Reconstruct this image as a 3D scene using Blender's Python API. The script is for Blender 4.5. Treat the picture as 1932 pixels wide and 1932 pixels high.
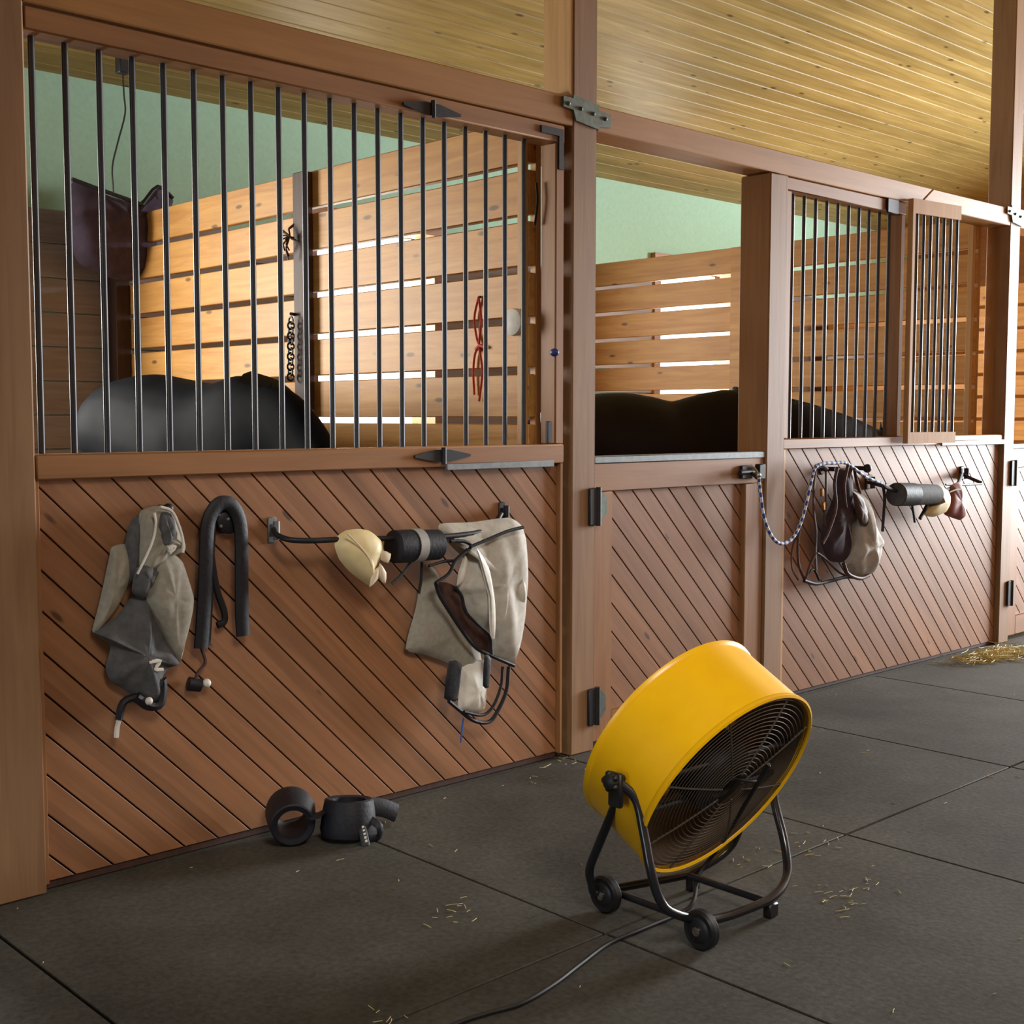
import bpy, bmesh, math, random
from mathutils import Vector, Matrix
for o in list(bpy.data.objects): bpy.data.objects.remove(o)
SC = bpy.context.scene; COL = SC.collection
rnd = random.Random(7)

# ------------------------------------------------------------------ camera
CAM = Vector((-1.4978, -3.5084, 1.3630)); YAW, PITCH, ROLL = 0.7550, -0.0749, 0.0008; FPX = 2382.67
_f0 = Vector((math.sin(YAW), math.cos(YAW), 0)); _r0 = Vector((math.cos(YAW), -math.sin(YAW), 0)); _z = Vector((0, 0, 1))
FWD = _f0*math.cos(PITCH) + _z*math.sin(PITCH); _u = _z*math.cos(PITCH) - _f0*math.sin(PITCH)
RGT = _r0*math.cos(ROLL) + _u*math.sin(ROLL); UPV = _u*math.cos(ROLL) - _r0*math.sin(ROLL)
cd = bpy.data.cameras.new('camera'); cam = bpy.data.objects.new('camera', cd); COL.objects.link(cam)
m3 = Matrix((RGT, UPV, -FWD)).transposed(); cam.matrix_world = Matrix.Translation(CAM) @ m3.to_4x4()
cd.sensor_fit = 'HORIZONTAL'; cd.sensor_width = 36; cd.lens = 36*FPX/1932; cd.clip_end = 200
SC.camera = cam
def at(px, py, ax, v):                       # a point of the photograph on the plane axis = v
    d = FWD + RGT*((px-966)/FPX) + UPV*((966-py)/FPX)
    return CAM + d*((v-CAM[ax])/d[ax])
def wp(px, py, y=0.0): return at(px, py, 1, y)
def fp(px, py, z=0.0): return at(px, py, 2, z)

# ------------------------------------------------------------------ world, lights, exposure
w = bpy.data.worlds.new('world'); SC.world = w; w.use_nodes = True
bg = w.node_tree.nodes['Background']; bg.inputs[0].default_value = (0.80, 0.92, 1.0, 1); bg.inputs[1].default_value = 4.0
SC.view_settings.view_transform = 'Standard'; SC.view_settings.look = 'None'
SC.view_settings.gamma = 1; SC.view_settings.exposure = 0.0
def area(name, loc, target, sx, sy, power, col):
    l = bpy.data.lights.new(name, 'AREA'); l.shape = 'RECTANGLE'; l.size = sx; l.size_y = sy; l.energy = power; l.color = col
    o = bpy.data.objects.new(name, l); COL.objects.link(o); o.location = loc
    o.rotation_euler = (Vector(target)-Vector(loc)).to_track_quat('-Z', 'Y').to_euler(); return o
# daylight through open barn doors and stall windows, plus one added fill lamp
area('daylight_right_door', (11.6, -1.7, 2.2), (0, -1.0, 1.3), 2.4, 3.4, 1450, (0.95, 0.98, 1.0))
area('daylight_left_door', (-8.2, -2.4, 2.2), (0, -1.5, 1.2), 2.6, 3.0, 10, (1.0, 0.95, 0.9))
aw = area('added_fan_fill', (-.3, -4.52, 3.6), (1.25, -1.35, .6), 2.0, 1.2, 16, (1.0, 0.95, 0.86)); aw.data.spread = math.radians(50)  # added fill lamp for the fan; the wall behind it is solid
area('daylight_window_near', (0.2, 3.95, 2.05), (2.1, 1.0, 1.6), 1.1, 1.35, 165, (1.0, 0.94, 0.84))
area('daylight_window_middle', (3.95, 3.95, 2.05), (4.1, 0, 1.2), 1.1, 1.35, 70, (1.0, 0.95, 0.88))
area('daylight_window_far', (7.5, 3.95, 2.05), (7.5, 0, 1.2), 1.1, 1.35, 120, (1.0, 0.95, 0.88))

# ------------------------------------------------------------------ materials
def new_mat(name):
    m = bpy.data.materials.new(name); m.use_nodes = True
    return m, m.node_tree.nodes, m.node_tree.links, m.node_tree.nodes['Principled BSDF']
def plain(name, col, rough=0.6, metal=0.0, var=0.12, scale=25, bump=0.0, spec=0.5):
    m, N, L, b = new_mat(name)
    tc = N.new('ShaderNodeTexCoord'); nz = N.new('ShaderNodeTexNoise'); nz.inputs['Scale'].default_value = scale; nz.inputs['Detail'].default_value = 4
    L.new(tc.outputs['Object'], nz.inputs['Vector'])
    r = N.new('ShaderNodeValToRGB'); r.color_ramp.elements[0].position = .3; r.color_ramp.elements[1].position = .7
    r.color_ramp.elements[0].color = (*[c*(1-var) for c in col], 1); r.color_ramp.elements[1].color = (*[min(1, c*(1+var)) for c in col], 1)
    L.new(nz.outputs['Fac'], r.inputs['Fac']); L.new(r.outputs['Color'], b.inputs['Base Color'])
    b.inputs['Roughness'].default_value = rough; b.inputs['Metallic'].default_value = metal; b.inputs['Specular IOR Level'].default_value = spec
    if bump:
        bp = N.new('ShaderNodeBump'); bp.inputs['Strength'].default_value = bump; bp.inputs['Distance'].default_value = .004
        L.new(nz.outputs['Fac'], bp.inputs['Height']); L.new(bp.outputs['Normal'], b.inputs['Normal'])
    return m
def wood(name, c1, c2, axis=0, rough=0.5, board=None, baxis=2, knots=0.0, rot=None, spec=0.5, boff=0.0):
    """grain along an axis of the object's own space; optional board to board tint and knots"""
    m, N, L, b = new_mat(name)
    tc = N.new('ShaderNodeTexCoord'); src = tc.outputs['Object']
    if rot:
        mr = N.new('ShaderNodeMapping'); mr.inputs['Rotation'].default_value = rot; L.new(src, mr.inputs['Vector']); src = mr.outputs['Vector']
    mp = N.new('ShaderNodeMapping'); s = [16, 16, 16]; s[axis] = 1.1; mp.inputs['Scale'].default_value = s
    L.new(src, mp.inputs['Vector']); vec = mp.outputs['Vector']
    tint = None
    if board:
        sp = N.new('ShaderNodeSeparateXYZ'); L.new(src, sp.inputs[0])
        ad = N.new('ShaderNodeMath'); ad.operation = 'ADD'; ad.inputs[1].default_value = boff; L.new(sp.outputs[baxis], ad.inputs[0])
        dv = N.new('ShaderNodeMath'); dv.operation = 'DIVIDE'; dv.inputs[1].default_value = board; L.new(ad.outputs[0], dv.inputs[0])
        fl = N.new('ShaderNodeMath'); fl.operation = 'FLOOR'; L.new(dv.outputs[0], fl.inputs[0])
        wn = N.new('ShaderNodeTexWhiteNoise'); wn.noise_dimensions = '1D'; L.new(fl.outputs[0], wn.inputs['W']); tint = wn.outputs['Value']
        cx = N.new('ShaderNodeCombineXYZ'); m2 = N.new('ShaderNodeMath'); m2.operation = 'MULTIPLY'; m2.inputs[1].default_value = 40
        L.new(tint, m2.inputs[0]); L.new(m2.outputs[0], cx.inputs[axis])
        va = N.new('ShaderNodeVectorMath'); va.operation = 'ADD'; L.new(vec, va.inputs[0]); L.new(cx.outputs[0], va.inputs[1]); vec = va.outputs[0]
    nz = N.new('ShaderNodeTexNoise'); nz.inputs['Scale'].default_value = 1.6; nz.inputs['Detail'].default_value = 6; nz.inputs['Roughness'].default_value = .6; nz.inputs['Distortion'].default_value = .6
    L.new(vec, nz.inputs['Vector'])
    r = N.new('ShaderNodeValToRGB'); r.color_ramp.elements[0].position = .32; r.color_ramp.elements[1].position = .68
    r.color_ramp.elements[0].color = (*c1, 1); r.color_ramp.elements[1].color = (*c2, 1); L.new(nz.outputs['Fac'], r.inputs['Fac'])
    out = r.outputs['Color']
    big = N.new('ShaderNodeTexNoise'); big.inputs['Scale'].default_value = 1.7; big.inputs['Detail'].default_value = 3; L.new(tc.outputs['Object'], big.inputs['Vector'])
    def mul(o, fac, lo, hi):
        mr = N.new('ShaderNodeMapRange'); mr.inputs['From Min'].default_value = .25 if fac is big.outputs['Fac'] else 0; mr.inputs['From Max'].default_value = .75 if fac is big.outputs['Fac'] else 1
        mr.inputs['To Min'].default_value = lo; mr.inputs['To Max'].default_value = hi; L.new(fac, mr.inputs['Value'])
        mx = N.new('ShaderNodeMix'); mx.data_type = 'RGBA'; mx.blend_type = 'MULTIPLY'; mx.inputs[0].default_value = 1
        L.new(o, mx.inputs[6]); L.new(mr.outputs[0], mx.inputs[7]); return mx.outputs[2]
    out = mul(out, big.outputs['Fac'], .8, 1.15)
    if tint is not None: out = mul(out, tint, .86, 1.12)
    if knots:
        mk = N.new('ShaderNodeMapping'); s = [9, 9, 9]; s[axis] = 3.0; mk.inputs['Scale'].default_value = s; L.new(src, mk.inputs['Vector'])
        vo = N.new('ShaderNodeTexVoronoi'); vo.inputs['Scale'].default_value = 1.0; vo.inputs['Randomness'].default_value = 1.0; L.new(mk.outputs[0], vo.inputs['Vector'])
        kr = N.new('ShaderNodeMapRange'); kr.inputs['From Min'].default_value = knots*.5; kr.inputs['From Max'].default_value = knots; kr.inputs['To Min'].default_value = .3; kr.inputs['To Max'].default_value = 1
        L.new(vo.outputs['Distance'], kr.inputs['Value'])
        mx = N.new('ShaderNodeMix'); mx.data_type = 'RGBA'; mx.blend_type = 'MULTIPLY'; mx.inputs[0].default_value = 1
        L.new(out, mx.inputs[6]); L.new(kr.outputs[0], mx.inputs[7]); out = mx.outputs[2]
    L.new(out, b.inputs['Base Color']); b.inputs['Roughness'].default_value = rough; b.inputs['Specular IOR Level'].default_value = spec
    bp = N.new('ShaderNodeBump'); bp.inputs['Strength'].default_value = .25; bp.inputs['Distance'].default_value = .002
    L.new(nz.outputs['Fac'], bp.inputs['Height']); L.new(bp.outputs['Normal'], b.inputs['Normal'])
    return m
O1, O2 = (.265, .118, .050), (.375, .172, .078)            # stained fir of the stall fronts
M = {}
M['diag'] = wood('stained_diagonal_boards', O1, O2, 0, .5, board=.0834, baxis=2, rot=(0, math.radians(-45), 0), knots=.10)
M['frame_x'] = wood('stained_frame_wood', (.28, .122, .042), (.38, .175, .064), 0, .5)
M['frame_z'] = wood('stained_upright_wood', (.28, .122, .042), (.38, .175, .064), 2, .5)
M['post'] = wood('post_wood', (.25, .128, .058), (.34, .188, .088), 2, .55)
M['pale_z'] = wood('pine_and_lit_face', (.55, .30, .115), (.68, .40, .17), 2, .5)  # pine trim, and the lit tone laid on one post side
M['beam'] = wood('beam_wood', (.37, .165, .046), (.47, .225, .066), 0, .5)
M['ceil'] = wood('ceiling_pine', (.265, .175, .052), (.38, .275, .098), 0, .42, board=.127, baxis=1, knots=.13, spec=.16)
M['part'] = wood('partition_pine', (.55, .245, .052), (.74, .39, .105), 1, .5, board=.2, baxis=2, knots=.12, boff=.04)
M['lining'] = wood('grey_lining', (.27, .235, .23), (.37, .33, .32), 0, .7, board=.2, baxis=2)  # grey boards over the lower back wall
M['aisle'] = wood('far_side_boards', (.26, .125, .06), (.36, .18, .09), 0, .6, board=.14, baxis=2)
M['dark_wood'] = wood('dark_channel_wood', (.05, .022, .017), (.085, .04, .03), 2, .6)
M['plaster'] = plain('pale_green_wall', (.37, .60, .45), .8, var=.05, scale=40)
M['gap'] = plain('groove_shadow', (.035, .02, .015), .9)
M['bar'] = plain('black_steel_bar', (.055, .058, .068), .38, .35, .1)
M['iron'] = plain('black_iron', (.025, .025, .03), .5, .4, .2, 60)
M['zinc'] = plain('grey_steel', (.22, .25, .27), .5, .35, .15, 40)
M['strap'] = plain('grey_green_steel', (.13, .16, .14), .5, .5, .25, 40)
M['chrome'] = plain('chrome', (.7, .7, .7), .2, 1.0, .05)
M['yellow'] = plain('yellow_paint', (1.0, .53, .004), .32, 0, .05, 12, spec=.6)
M['fanblk'] = plain('black_gloss_tube', (.012, .013, .018), .22, 0, .1, spec=.7)
M['rubber'] = plain('black_rubber', (.012, .012, .014), .45)
M['grille'] = plain('fan_grille_wire', (.13, .11, .09), .35, .5)
M['drum_inside'] = plain('dark_drum_inside', (.13, .09, .055), .7)
M['blade'] = plain('fan_blade_grey', (.16, .14, .12), .4, .4)
M['coat'] = plain('black_horse_coat', (.008, .009, .012), .6, 0, .3, 8, spec=.03)
M['coat2'] = plain('dark_bay_horse_coat', (.009, .004, .0045), .6, 0, .3, 8, spec=.25)
M['hair'] = plain('black_horse_hair', (.008, .008, .01), .55)
M['mesh_g'] = plain('grey_beige_mesh_cloth', (.31, .285, .23), .75, 0, .12, 60, .3)
M['mesh_f'] = plain('pale_grey_mesh_cloth', (.50, .465, .40), .7, 0, .16, 30, .4)
M['mesh_d'] = plain('dark_grey_mesh_cloth', (.085, .085, .088), .8, 0, .25, 40, .3)
M['mesh_l'] = plain('light_mesh_cloth', (.72, .68, .60), .5, 0, .18, 18, .3)
M['blackweb'] = plain('black_webbing', (.006, .0065, .012), .6, 0, .2, 80, .3)
M['cream'] = plain('cream_rubber', (.80, .66, .36), .5, 0, .06, 30)
M['creamtab'] = plain('cream_tab', (.72, .60, .42), .5)
M['greyband'] = plain('grey_band', (.36, .35, .33), .6)
M['leather'] = plain('dark_leather', (.075, .032, .025), .6, 0, .3, 40)
M['maroon'] = plain('dark_maroon_cloth', (.045, .028, .045), .8, 0, .25, 30, .3)
M['greybag'] = plain('grey_bag_cloth', (.50, .47, .43), .8, 0, .15, 30, .4)
M['redboot'] = plain('brick_red_rubber', (.27, .07, .055), .5)
M['brass'] = plain('brass', (.75, .52, .22), .3, 1.0)
M['ropeblue'] = plain('rope_blue', (.02, .10, .42), .7); M['ropewhite'] = plain('rope_white', (.78, .80, .82), .7)
M['redtwine'] = plain('red_twine', (.55, .05, .035), .7)
M['purple'] = plain('dark_purple_cloth', (.07, .05, .085), .9, 0, .2, 20, .3)
M['straw'] = plain('straw', (.62, .52, .25), .7, 0, .25, 30)
M['paper'] = plain('white_label', (.75, .73, .68), .6)
M['blueplastic'] = plain('blue_plastic', (.03, .05, .22), .4)
M['grass'] = plain('outdoor_ground', (.30, .32, .18), .9, 0, .3, 3)
def concrete():
    m, N, L, b = new_mat('worn_concrete')
    tc = N.new('ShaderNodeTexCoord'); a = N.new('ShaderNodeTexNoise'); a.inputs['Scale'].default_value = 1.3; a.inputs['Detail'].default_value = 8; a.inputs['Roughness'].default_value = .65
    c = N.new('ShaderNodeTexNoise'); c.inputs['Scale'].default_value = 55; c.inputs['Detail'].default_value = 5
    L.new(tc.outputs['Object'], a.inputs['Vector']); L.new(tc.outputs['Object'], c.inputs['Vector'])
    r = N.new('ShaderNodeValToRGB'); r.color_ramp.elements[0].position = .35; r.color_ramp.elements[1].position = .68
    r.color_ramp.elements[0].color = (.046, .040, .030, 1); r.color_ramp.elements[1].color = (.096, .09, .075, 1); L.new(a.outputs['Fac'], r.inputs['Fac'])
    r2 = N.new('ShaderNodeValToRGB'); r2.color_ramp.elements[0].position = .3; r2.color_ramp.elements[1].position = .7
    r2.color_ramp.elements[0].color = (.72, .72, .72, 1); r2.color_ramp.elements[1].color = (1.15, 1.15, 1.15, 1); L.new(c.outputs['Fac'], r2.inputs['Fac'])
    mx = N.new('ShaderNodeMix'); mx.data_type = 'RGBA'; mx.blend_type = 'MULTIPLY'; mx.inputs[0].default_value = 1
    L.new(r.outputs[0], mx.inputs[6]); L.new(r2.outputs[0], mx.inputs[7]); L.new(mx.outputs[2], b.inputs['Base Color'])
    b.inputs['Roughness'].default_value = .85; b.inputs['Specular IOR Level'].default_value = .2
    bp = N.new('ShaderNodeBump'); bp.inputs['Strength'].default_value = .35; bp.inputs['Distance'].default_value = .003; L.new(c.outputs['Fac'], bp.inputs['Height']); L.new(bp.outputs['Normal'], b.inputs['Normal'])
    return m
M['floor'] = concrete()

# ------------------------------------------------------------------ mesh builder
def resample(pts, n):
    """Catmull-Rom through the points"""
    P = [Vector(p) for p in pts]
    if len(P) < 3:
        return [P[0].lerp(P[-1], i/(n)) for i in range(n+1)]
    Q = [P[0]*2-P[1]] + P + [P[-1]*2-P[-2]]; out = []
    for i in range(1, len(Q)-2):
        for k in range(n):
            t = k/n; a, b, c, d = Q[i-1], Q[i], Q[i+1], Q[i+2]
            out.append(.5*((2*b)+(c-a)*t+(2*a-5*b+4*c-d)*t*t+(3*b-a-3*c+d)*t**3))
    out.append(P[-1]); return out
class MB:
    def __init__(s): s.bm = bmesh.new()
    def box(s, x0, x1, y0, y1, z0, z1, bev=0.0, mi=0):
        b = s.bm; v = [b.verts.new((x, y, z)) for x in (x0, x1) for y in (y0, y1) for z in (z0, z1)]
        fs = [b.faces.new([v[i] for i in q]) for q in ((0, 1, 3, 2), (4, 6, 7, 5), (0, 4, 5, 1), (2, 3, 7, 6), (0, 2, 6, 4), (1, 5, 7, 3))]
        for f in fs: f.material_index = mi
        if bev:
            es = list({e for f in fs for e in f.edges}); bmesh.ops.bevel(b, geom=es, offset=bev, segments=1, affect='EDGES')
        return s
    def ring(s, c, u, v, ru, rv, n): return [s.bm.verts.new(c+u*(ru*math.cos(2*math.pi*i/n))+v*(rv*math.sin(2*math.pi*i/n))) for i in range(n)]
    def loft(s, rings, cap=True, close=False, mi=None):
        n = len(rings[0]); R = rings + ([rings[0]] if close else [])
        for j, (a, b) in enumerate(zip(R, R[1:])):
            for i in range(n):
                f = s.bm.faces.new((a[i], a[(i+1) % n], b[(i+1) % n], b[i]))
                if mi: f.material_index = mi(j, i)
        if cap and not close: s.bm.faces.new(list(reversed(rings[0]))); s.bm.faces.new(rings[-1])
        return s
    def tube(s, pts, r, n=8, k=0, flat=None, flatdir=None, closed=False, mi=None):
        """round tube, or a flat band when flat = half thickness across flatdir"""
        P = resample(pts, k) if k else [Vector(p) for p in pts]
        N = len(P); u = None; rings = []
        for i, c in enumerate(P):
            if closed: t = P[(i+1) % N]-P[i-1]
            else: t = P[min(i+1, N-1)]-P[max(i-1, 0)]
            if t.length < 1e-9: t = Vector((0, 0, 1))
            t.normalize()
            if flatdir is not None: u = Vector(flatdir)
            elif u is None: u = Vector((0, 0, 1)) if abs(t.z) < .9 else Vector((1, 0, 0))
            u = u - t*u.dot(t)
            if u.length < 1e-6: u = t.orthogonal()
            u.normalize(); v = t.cross(u)
            rr = r if not isinstance(r, (list, tuple)) else r[0]+(r[-1]-r[0])*i/max(1, N-1) if len(r) == 2 else r[min(len(r)-1, int(round(i*(len(r)-1)/max(1, N-1))))]
            rings.append(s.ring(c, u, v, flat if flat else rr, rr, n))
        return s.loft(rings, close=closed, mi=mi)
    def cyl(s, a, b, r, n=16, r2=None): return s.tube([a, b], [r, r if r2 is None else r2], n)
    def lathe(s, prof, c, ax, n=32, cap=True, close=False):
        """profile of (distance along the axis, radius)"""
        ax = Vector(ax).normalized(); u = ax.orthogonal().normalized(); v = ax.cross(u); c = Vector(c)
        return s.loft([s.ring(c+ax*d, u, v, max(r, 1e-4), max(r, 1e-4), n) for d, r in prof], cap=cap, close=close)
    def sphere(s, c, rx, ry=None, rz=None, n=14):
        ry = ry or rx; rz = rz or rx; c = Vector(c); R = []
        for j in range(1, n):
            a = math.pi*j/n; R.append([s.bm.verts.new(c+Vector((rx*math.sin(a)*math.cos(2*math.pi*i/16), ry*math.sin(a)*math.sin(2*math.pi*i/16), rz*math.cos(a)))) for i in range(16)])
        return s.loft(R)
    def prism(s, poly, y0, y1, bev=0.0):
        """outline in X,Z pushed from y0 (front) to y1"""
        a = [s.bm.verts.new((x, y0, z)) for x, z in poly]; b = [s.bm.verts.new((x, y1, z)) for x, z in poly]; n = len(poly)
        fs = [s.bm.faces.new(a), s.bm.faces.new(list(reversed(b)))]
        for i in range(n): fs.append(s.bm.faces.new((a[i], b[i], b[(i+1) % n], a[(i+1) % n])))
        if bev: bmesh.ops.bevel(s.bm, geom=list(fs[0].edges), offset=bev, segments=1, affect='EDGES')
        return s
    def pillow(s, pts, depth, folds=0.0, nf=5, rings=7, center=None, back=.35, seed=0, sub=4, droop=0):
        """a soft cloth body: closed outline of 3D points, bulging towards the aisle, with radial folds"""
        P = [Vector(p) for p in pts]; n0 = len(P); Q = []
        for i in range(n0):
            a, b, c, d = P[i-1], P[i], P[(i+1) % n0], P[(i+2) % n0]
            for k in range(sub):
                t = k/sub; cr = .5*((2*b)+(c-a)*t+(2*a-5*b+4*c-d)*t*t+(3*b-a-3*c+d)*t**3); Q.append(b.lerp(c, t)*.45+cr*.55)
        n = len(Q); C = Vector(center) if center is not None else sum(Q, Vector())/n
        rr = random.Random(seed); ph = [rr.uniform(0, 6.28) for _ in range(4)]
        def mk(sign, dep):
            R = []
            for j in range(rings):
                t = j/rings; row = []
                for i, q in enumerate(Q):
                    p = q.lerp(C, t); h = math.sqrt(1-(1-t)**2)
                    f = folds*(math.sin(nf*2*math.pi*i/n+ph[0])+.6*math.sin((2*nf+1)*2*math.pi*i/n+ph[1]))*math.sin(math.pi*min(1, t*1.15))*1.0
                    f += folds*.8*math.sin(p.x*60+ph[2]+p.z*9)*min(1, t*3)
                    row.append(Vector((p.x, p.y+sign*(dep*h)+(f if sign < 0 else 0), p.z)))
                R.append(row)
            return R
        F, B = mk(-1, depth), mk(1, depth*back)
        fv = [[s.bm.verts.new(v) for v in row] for row in F]; bv = [fv[0]]+[[s.bm.verts.new(v) for v in row] for row in B[1:]]
        for V, rev in ((fv, False), (bv, True)):
            cv = s.bm.verts.new(C+Vector((0, (depth*back if rev else -depth), 0)))
            for j in range(len(V)-1):
                for i in range(n):
                    q = (V[j][i], V[j][(i+1) % n], V[j+1][(i+1) % n], V[j+1][i]); s.bm.faces.new(q[::-1] if rev else q)
            for i in range(n):
                q = (V[-1][i], V[-1][(i+1) % n], cv); s.bm.faces.new(q[::-1] if rev else q)
        return s
    def build(s, name, mat, parent=None, angle=38, mods=None):
        bmesh.ops.recalc_face_normals(s.bm, faces=s.bm.faces)
        for f in s.bm.faces: f.smooth = True
        lim = math.radians(angle)
        for e in s.bm.edges: e.smooth = len(e.link_faces) == 2 and e.calc_face_angle(0) < lim
        me = bpy.data.meshes.new(name); s.bm.to_mesh(me); s.bm.free()
        for mm in (mat if isinstance(mat, (list, tuple)) else [mat]): me.materials.append(mm)
        o = bpy.data.objects.new(name, me); COL.objects.link(o)
        if parent is not None: attach(o, parent)
        return o
ROOT = {}
def attach(o, parent):
    o.parent = parent
    if parent.name in ROOT: o.location = -ROOT[parent.name]
def tag(o, label, cat, group=None, kind=None):
    o['label'] = label; o['category'] = cat
    if group: o['group'] = group
    if kind: o['kind'] = kind
    return o
def thing(name, loc, label, cat, group=None):
    o = bpy.data.objects.new(name, None); o.empty_display_size = .1; COL.objects.link(o); o.location = Vector(loc); ROOT[o.name] = Vector(loc)
    return tag(o, label, cat, group)
def struct(name, mb, mat, **k):
    o = mb.build(name, mat, **k); o['kind'] = 'structure'; return o
def dup(root, delta):
    r = root.copy(); COL.objects.link(r); r.location = root.location+Vector(delta); ROOT[r.name] = Vector(r.location)
    for ch in list(root.children):
        c = ch.copy(); COL.objects.link(c); c.parent = r
        for g in ch.children:
            d = g.copy(); COL.objects.link(d); d.parent = c
    return r

# ------------------------------------------------------------------ the barn shell
YB = 3.66; SL = .30; ZB = 3.32                       # back wall, roof pitch, eave height
def zc(y): return ZB + SL*(YB-y)
YA, XL, XR = -4.7, -8.0, 11.2                        # opposite aisle wall, barn ends
JX = [-5.0+0.0, -3.8, -2.62, -1.44, -.265, .91, 2.075, 3.25, 4.42, 5.6, 6.77, 7.94, 9.1, 10.3]
JY = fp(1600, 1573).y; print('joint y', JY, fp(1130, 1757), fp(800, 1890))
f = MB(); xs = [XL]+JX[0:]+[XR]; ys = [YA-.2, JY-2.4, JY, -.02]
for a, b in zip(xs, xs[1:]):
    for c, d in zip(ys, ys[1:]): f.box(a+.004, b-.004, c+.004, d-.004, -.12, 0, .002)
f.box(XL, XR, -.016, YB+.3, -.12, -.002)
f.box(XL, XR, YA-.2, YB+.3, -.2, -.06, mi=1)
struct('floor', f, [M['floor'], M['gap']])
# sloping tongue and groove ceiling, boards running along the aisle
c = MB(); bw = .127; n = int((YB-YA+.6)/math.cos(math.atan(SL))/bw)+1
for i in range(n):
    a = i*bw-.3
    c.prism([(0, 0)], 0, 0) if False else None
    pr = [(a+.001, .007), (a+.006, 0), (a+bw-.006, 0), (a+bw-.001, .007), (a+bw-.001, .03), (a+.001, .03)]
    va = [c.bm.verts.new((-10, y, z)) for y, z in pr]; vb = [c.bm.verts.new((13, y, z)) for y, z in pr]
    c.bm.faces.new(va); c.bm.faces.new(vb[::-1])
    for k in range(6): c.bm.faces.new((va[k], vb[k], vb[(k+1) % 6], va[(k+1) % 6]))
c.box(-10, 13, -.3, n*bw, .028, .06)
ce = struct('ceiling', c, M['ceil'], angle=20)
ce.location = (0, YB, ZB); ce.rotation_euler = (0, 0, 0)
# local +y runs up the slope towards the aisle
ce.matrix_world = Matrix.Translation((0, YB, ZB)) @ Matrix(((-1, 0, 0), (0, -1, 0), (0, 0, 1))).to_4x4() @ Matrix.Rotation(math.atan(SL), 4, 'X') @ Matrix.Translation((-1.5, 0, 0))
# back wall with the three stall openings
OPEN = [(-.35, .8), (3.38, 4.46), (6.93, 8.08)]; OZ0, OZ1 = 1.25, 2.72
b = MB(); lx = XL
b.box(XL, XR, YB, YB+.2, 0, OZ0); b.box(XL, XR, YB, YB+.2, OZ1, ZB+.1)
for a, d in OPEN+[(XR, XR)]:
    b.box(lx, a, YB, YB+.2, OZ0, OZ1); lx = d
struct('wall_back', b, M['plaster'])
tcount = 0
for a, d in [(XL, OPEN[0][0]), (OPEN[0][1], OPEN[1][0]), (OPEN[1][1], OPEN[2][0]), (OPEN[2][1], XR)]:
    t = MB()
    for k in range(13): t.box(a, d, YB-.03, YB-.001, k*.196+.004, k*.196+.194, .003)
    tcount += 1; struct('trim_%d' % tcount, t, M['lining'])
for i, (a, d) in enumerate(OPEN):
    t = MB(); t.box(a-.05, d+.05, YB-.05, YB+.22, OZ1-.05, OZ1+.05); t.box(a-.05, d+.05, YB-.05, YB+.22, OZ0-.05, OZ0+.03)
    t.box(a-.05, a+.03, YB-.05, YB+.22, OZ0+.03, OZ1-.05); t.box(d-.03, d+.05, YB-.05, YB+.22, OZ0+.03, OZ1-.05)
    struct('window_%d' % (i+1), t, M['frame_x'])
    t = MB(); t.box(a, d, YB-.03, YB-.001, 0, OZ0-.05); tcount += 1; struct('trim_%d' % tcount, t, M['lining'])
t = MB(); t.box(XL, XR, YA-.15, YA, 0, zc(YA)); struct('wall_aisle', t, M['aisle'])
t = MB(); t.box(-1.45, .85, YA, YA+.12, 4.24, 4.32); t.box(-1.45, .85, YA, YA+.12, 2.88, 2.96); t.box(-1.45, -1.37, YA, YA+.12, 2.96, 4.24); t.box(.77, .85, YA, YA+.12, 2.96, 4.24)
struct('window_4', t, M['frame_x'])  # frame added around the fill lamp, on a wall without an opening
t = MB()
for y0, y1, z0 in ((YA, -3.75, 0), (-3.75, -.35, 3.6), (-.35, YB, 0)):
    pts = [(y0, z0), (y1, z0), (y1, zc(y1)+.03), (y0, zc(y0)+.03)]
    va = [t.bm.verts.new((XR, y, z)) for y, z in pts]; vb = [t.bm.verts.new((XR+.15, y, z)) for y, z in pts]
    t.bm.faces.new(va); t.bm.faces.new(vb[::-1])
    for k in range(4): t.bm.faces.new((va[k], vb[k], vb[(k+1) % 4], va[(k+1) % 4]))
struct('wall_right', t, M['aisle'])
t = MB()
for y0, y1, z0 in ((YA, -3.75, 0), (-3.75, -.9, 3.4), (-.9, YB, 0)):
    pts = [(y0, z0), (y1, z0), (y1, zc(y1)+.03), (y0, zc(y0)+.03)]
    va = [t.bm.verts.new((XL, y, z)) for y, z in pts]; vb = [t.bm.verts.new((XL-.15, y, z)) for y, z in pts]
    t.bm.faces.new(va); t.bm.faces.new(vb[::-1])
    for k in range(4): t.bm.faces.new((va[k], vb[k], vb[(k+1) % 4], va[(k+1) % 4]))
struct('wall_left', t, M['aisle'])
t = MB(); t.box(-40, 45, -40, 45, -.3, -.21); struct('ground', t, M['grass'])

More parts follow.
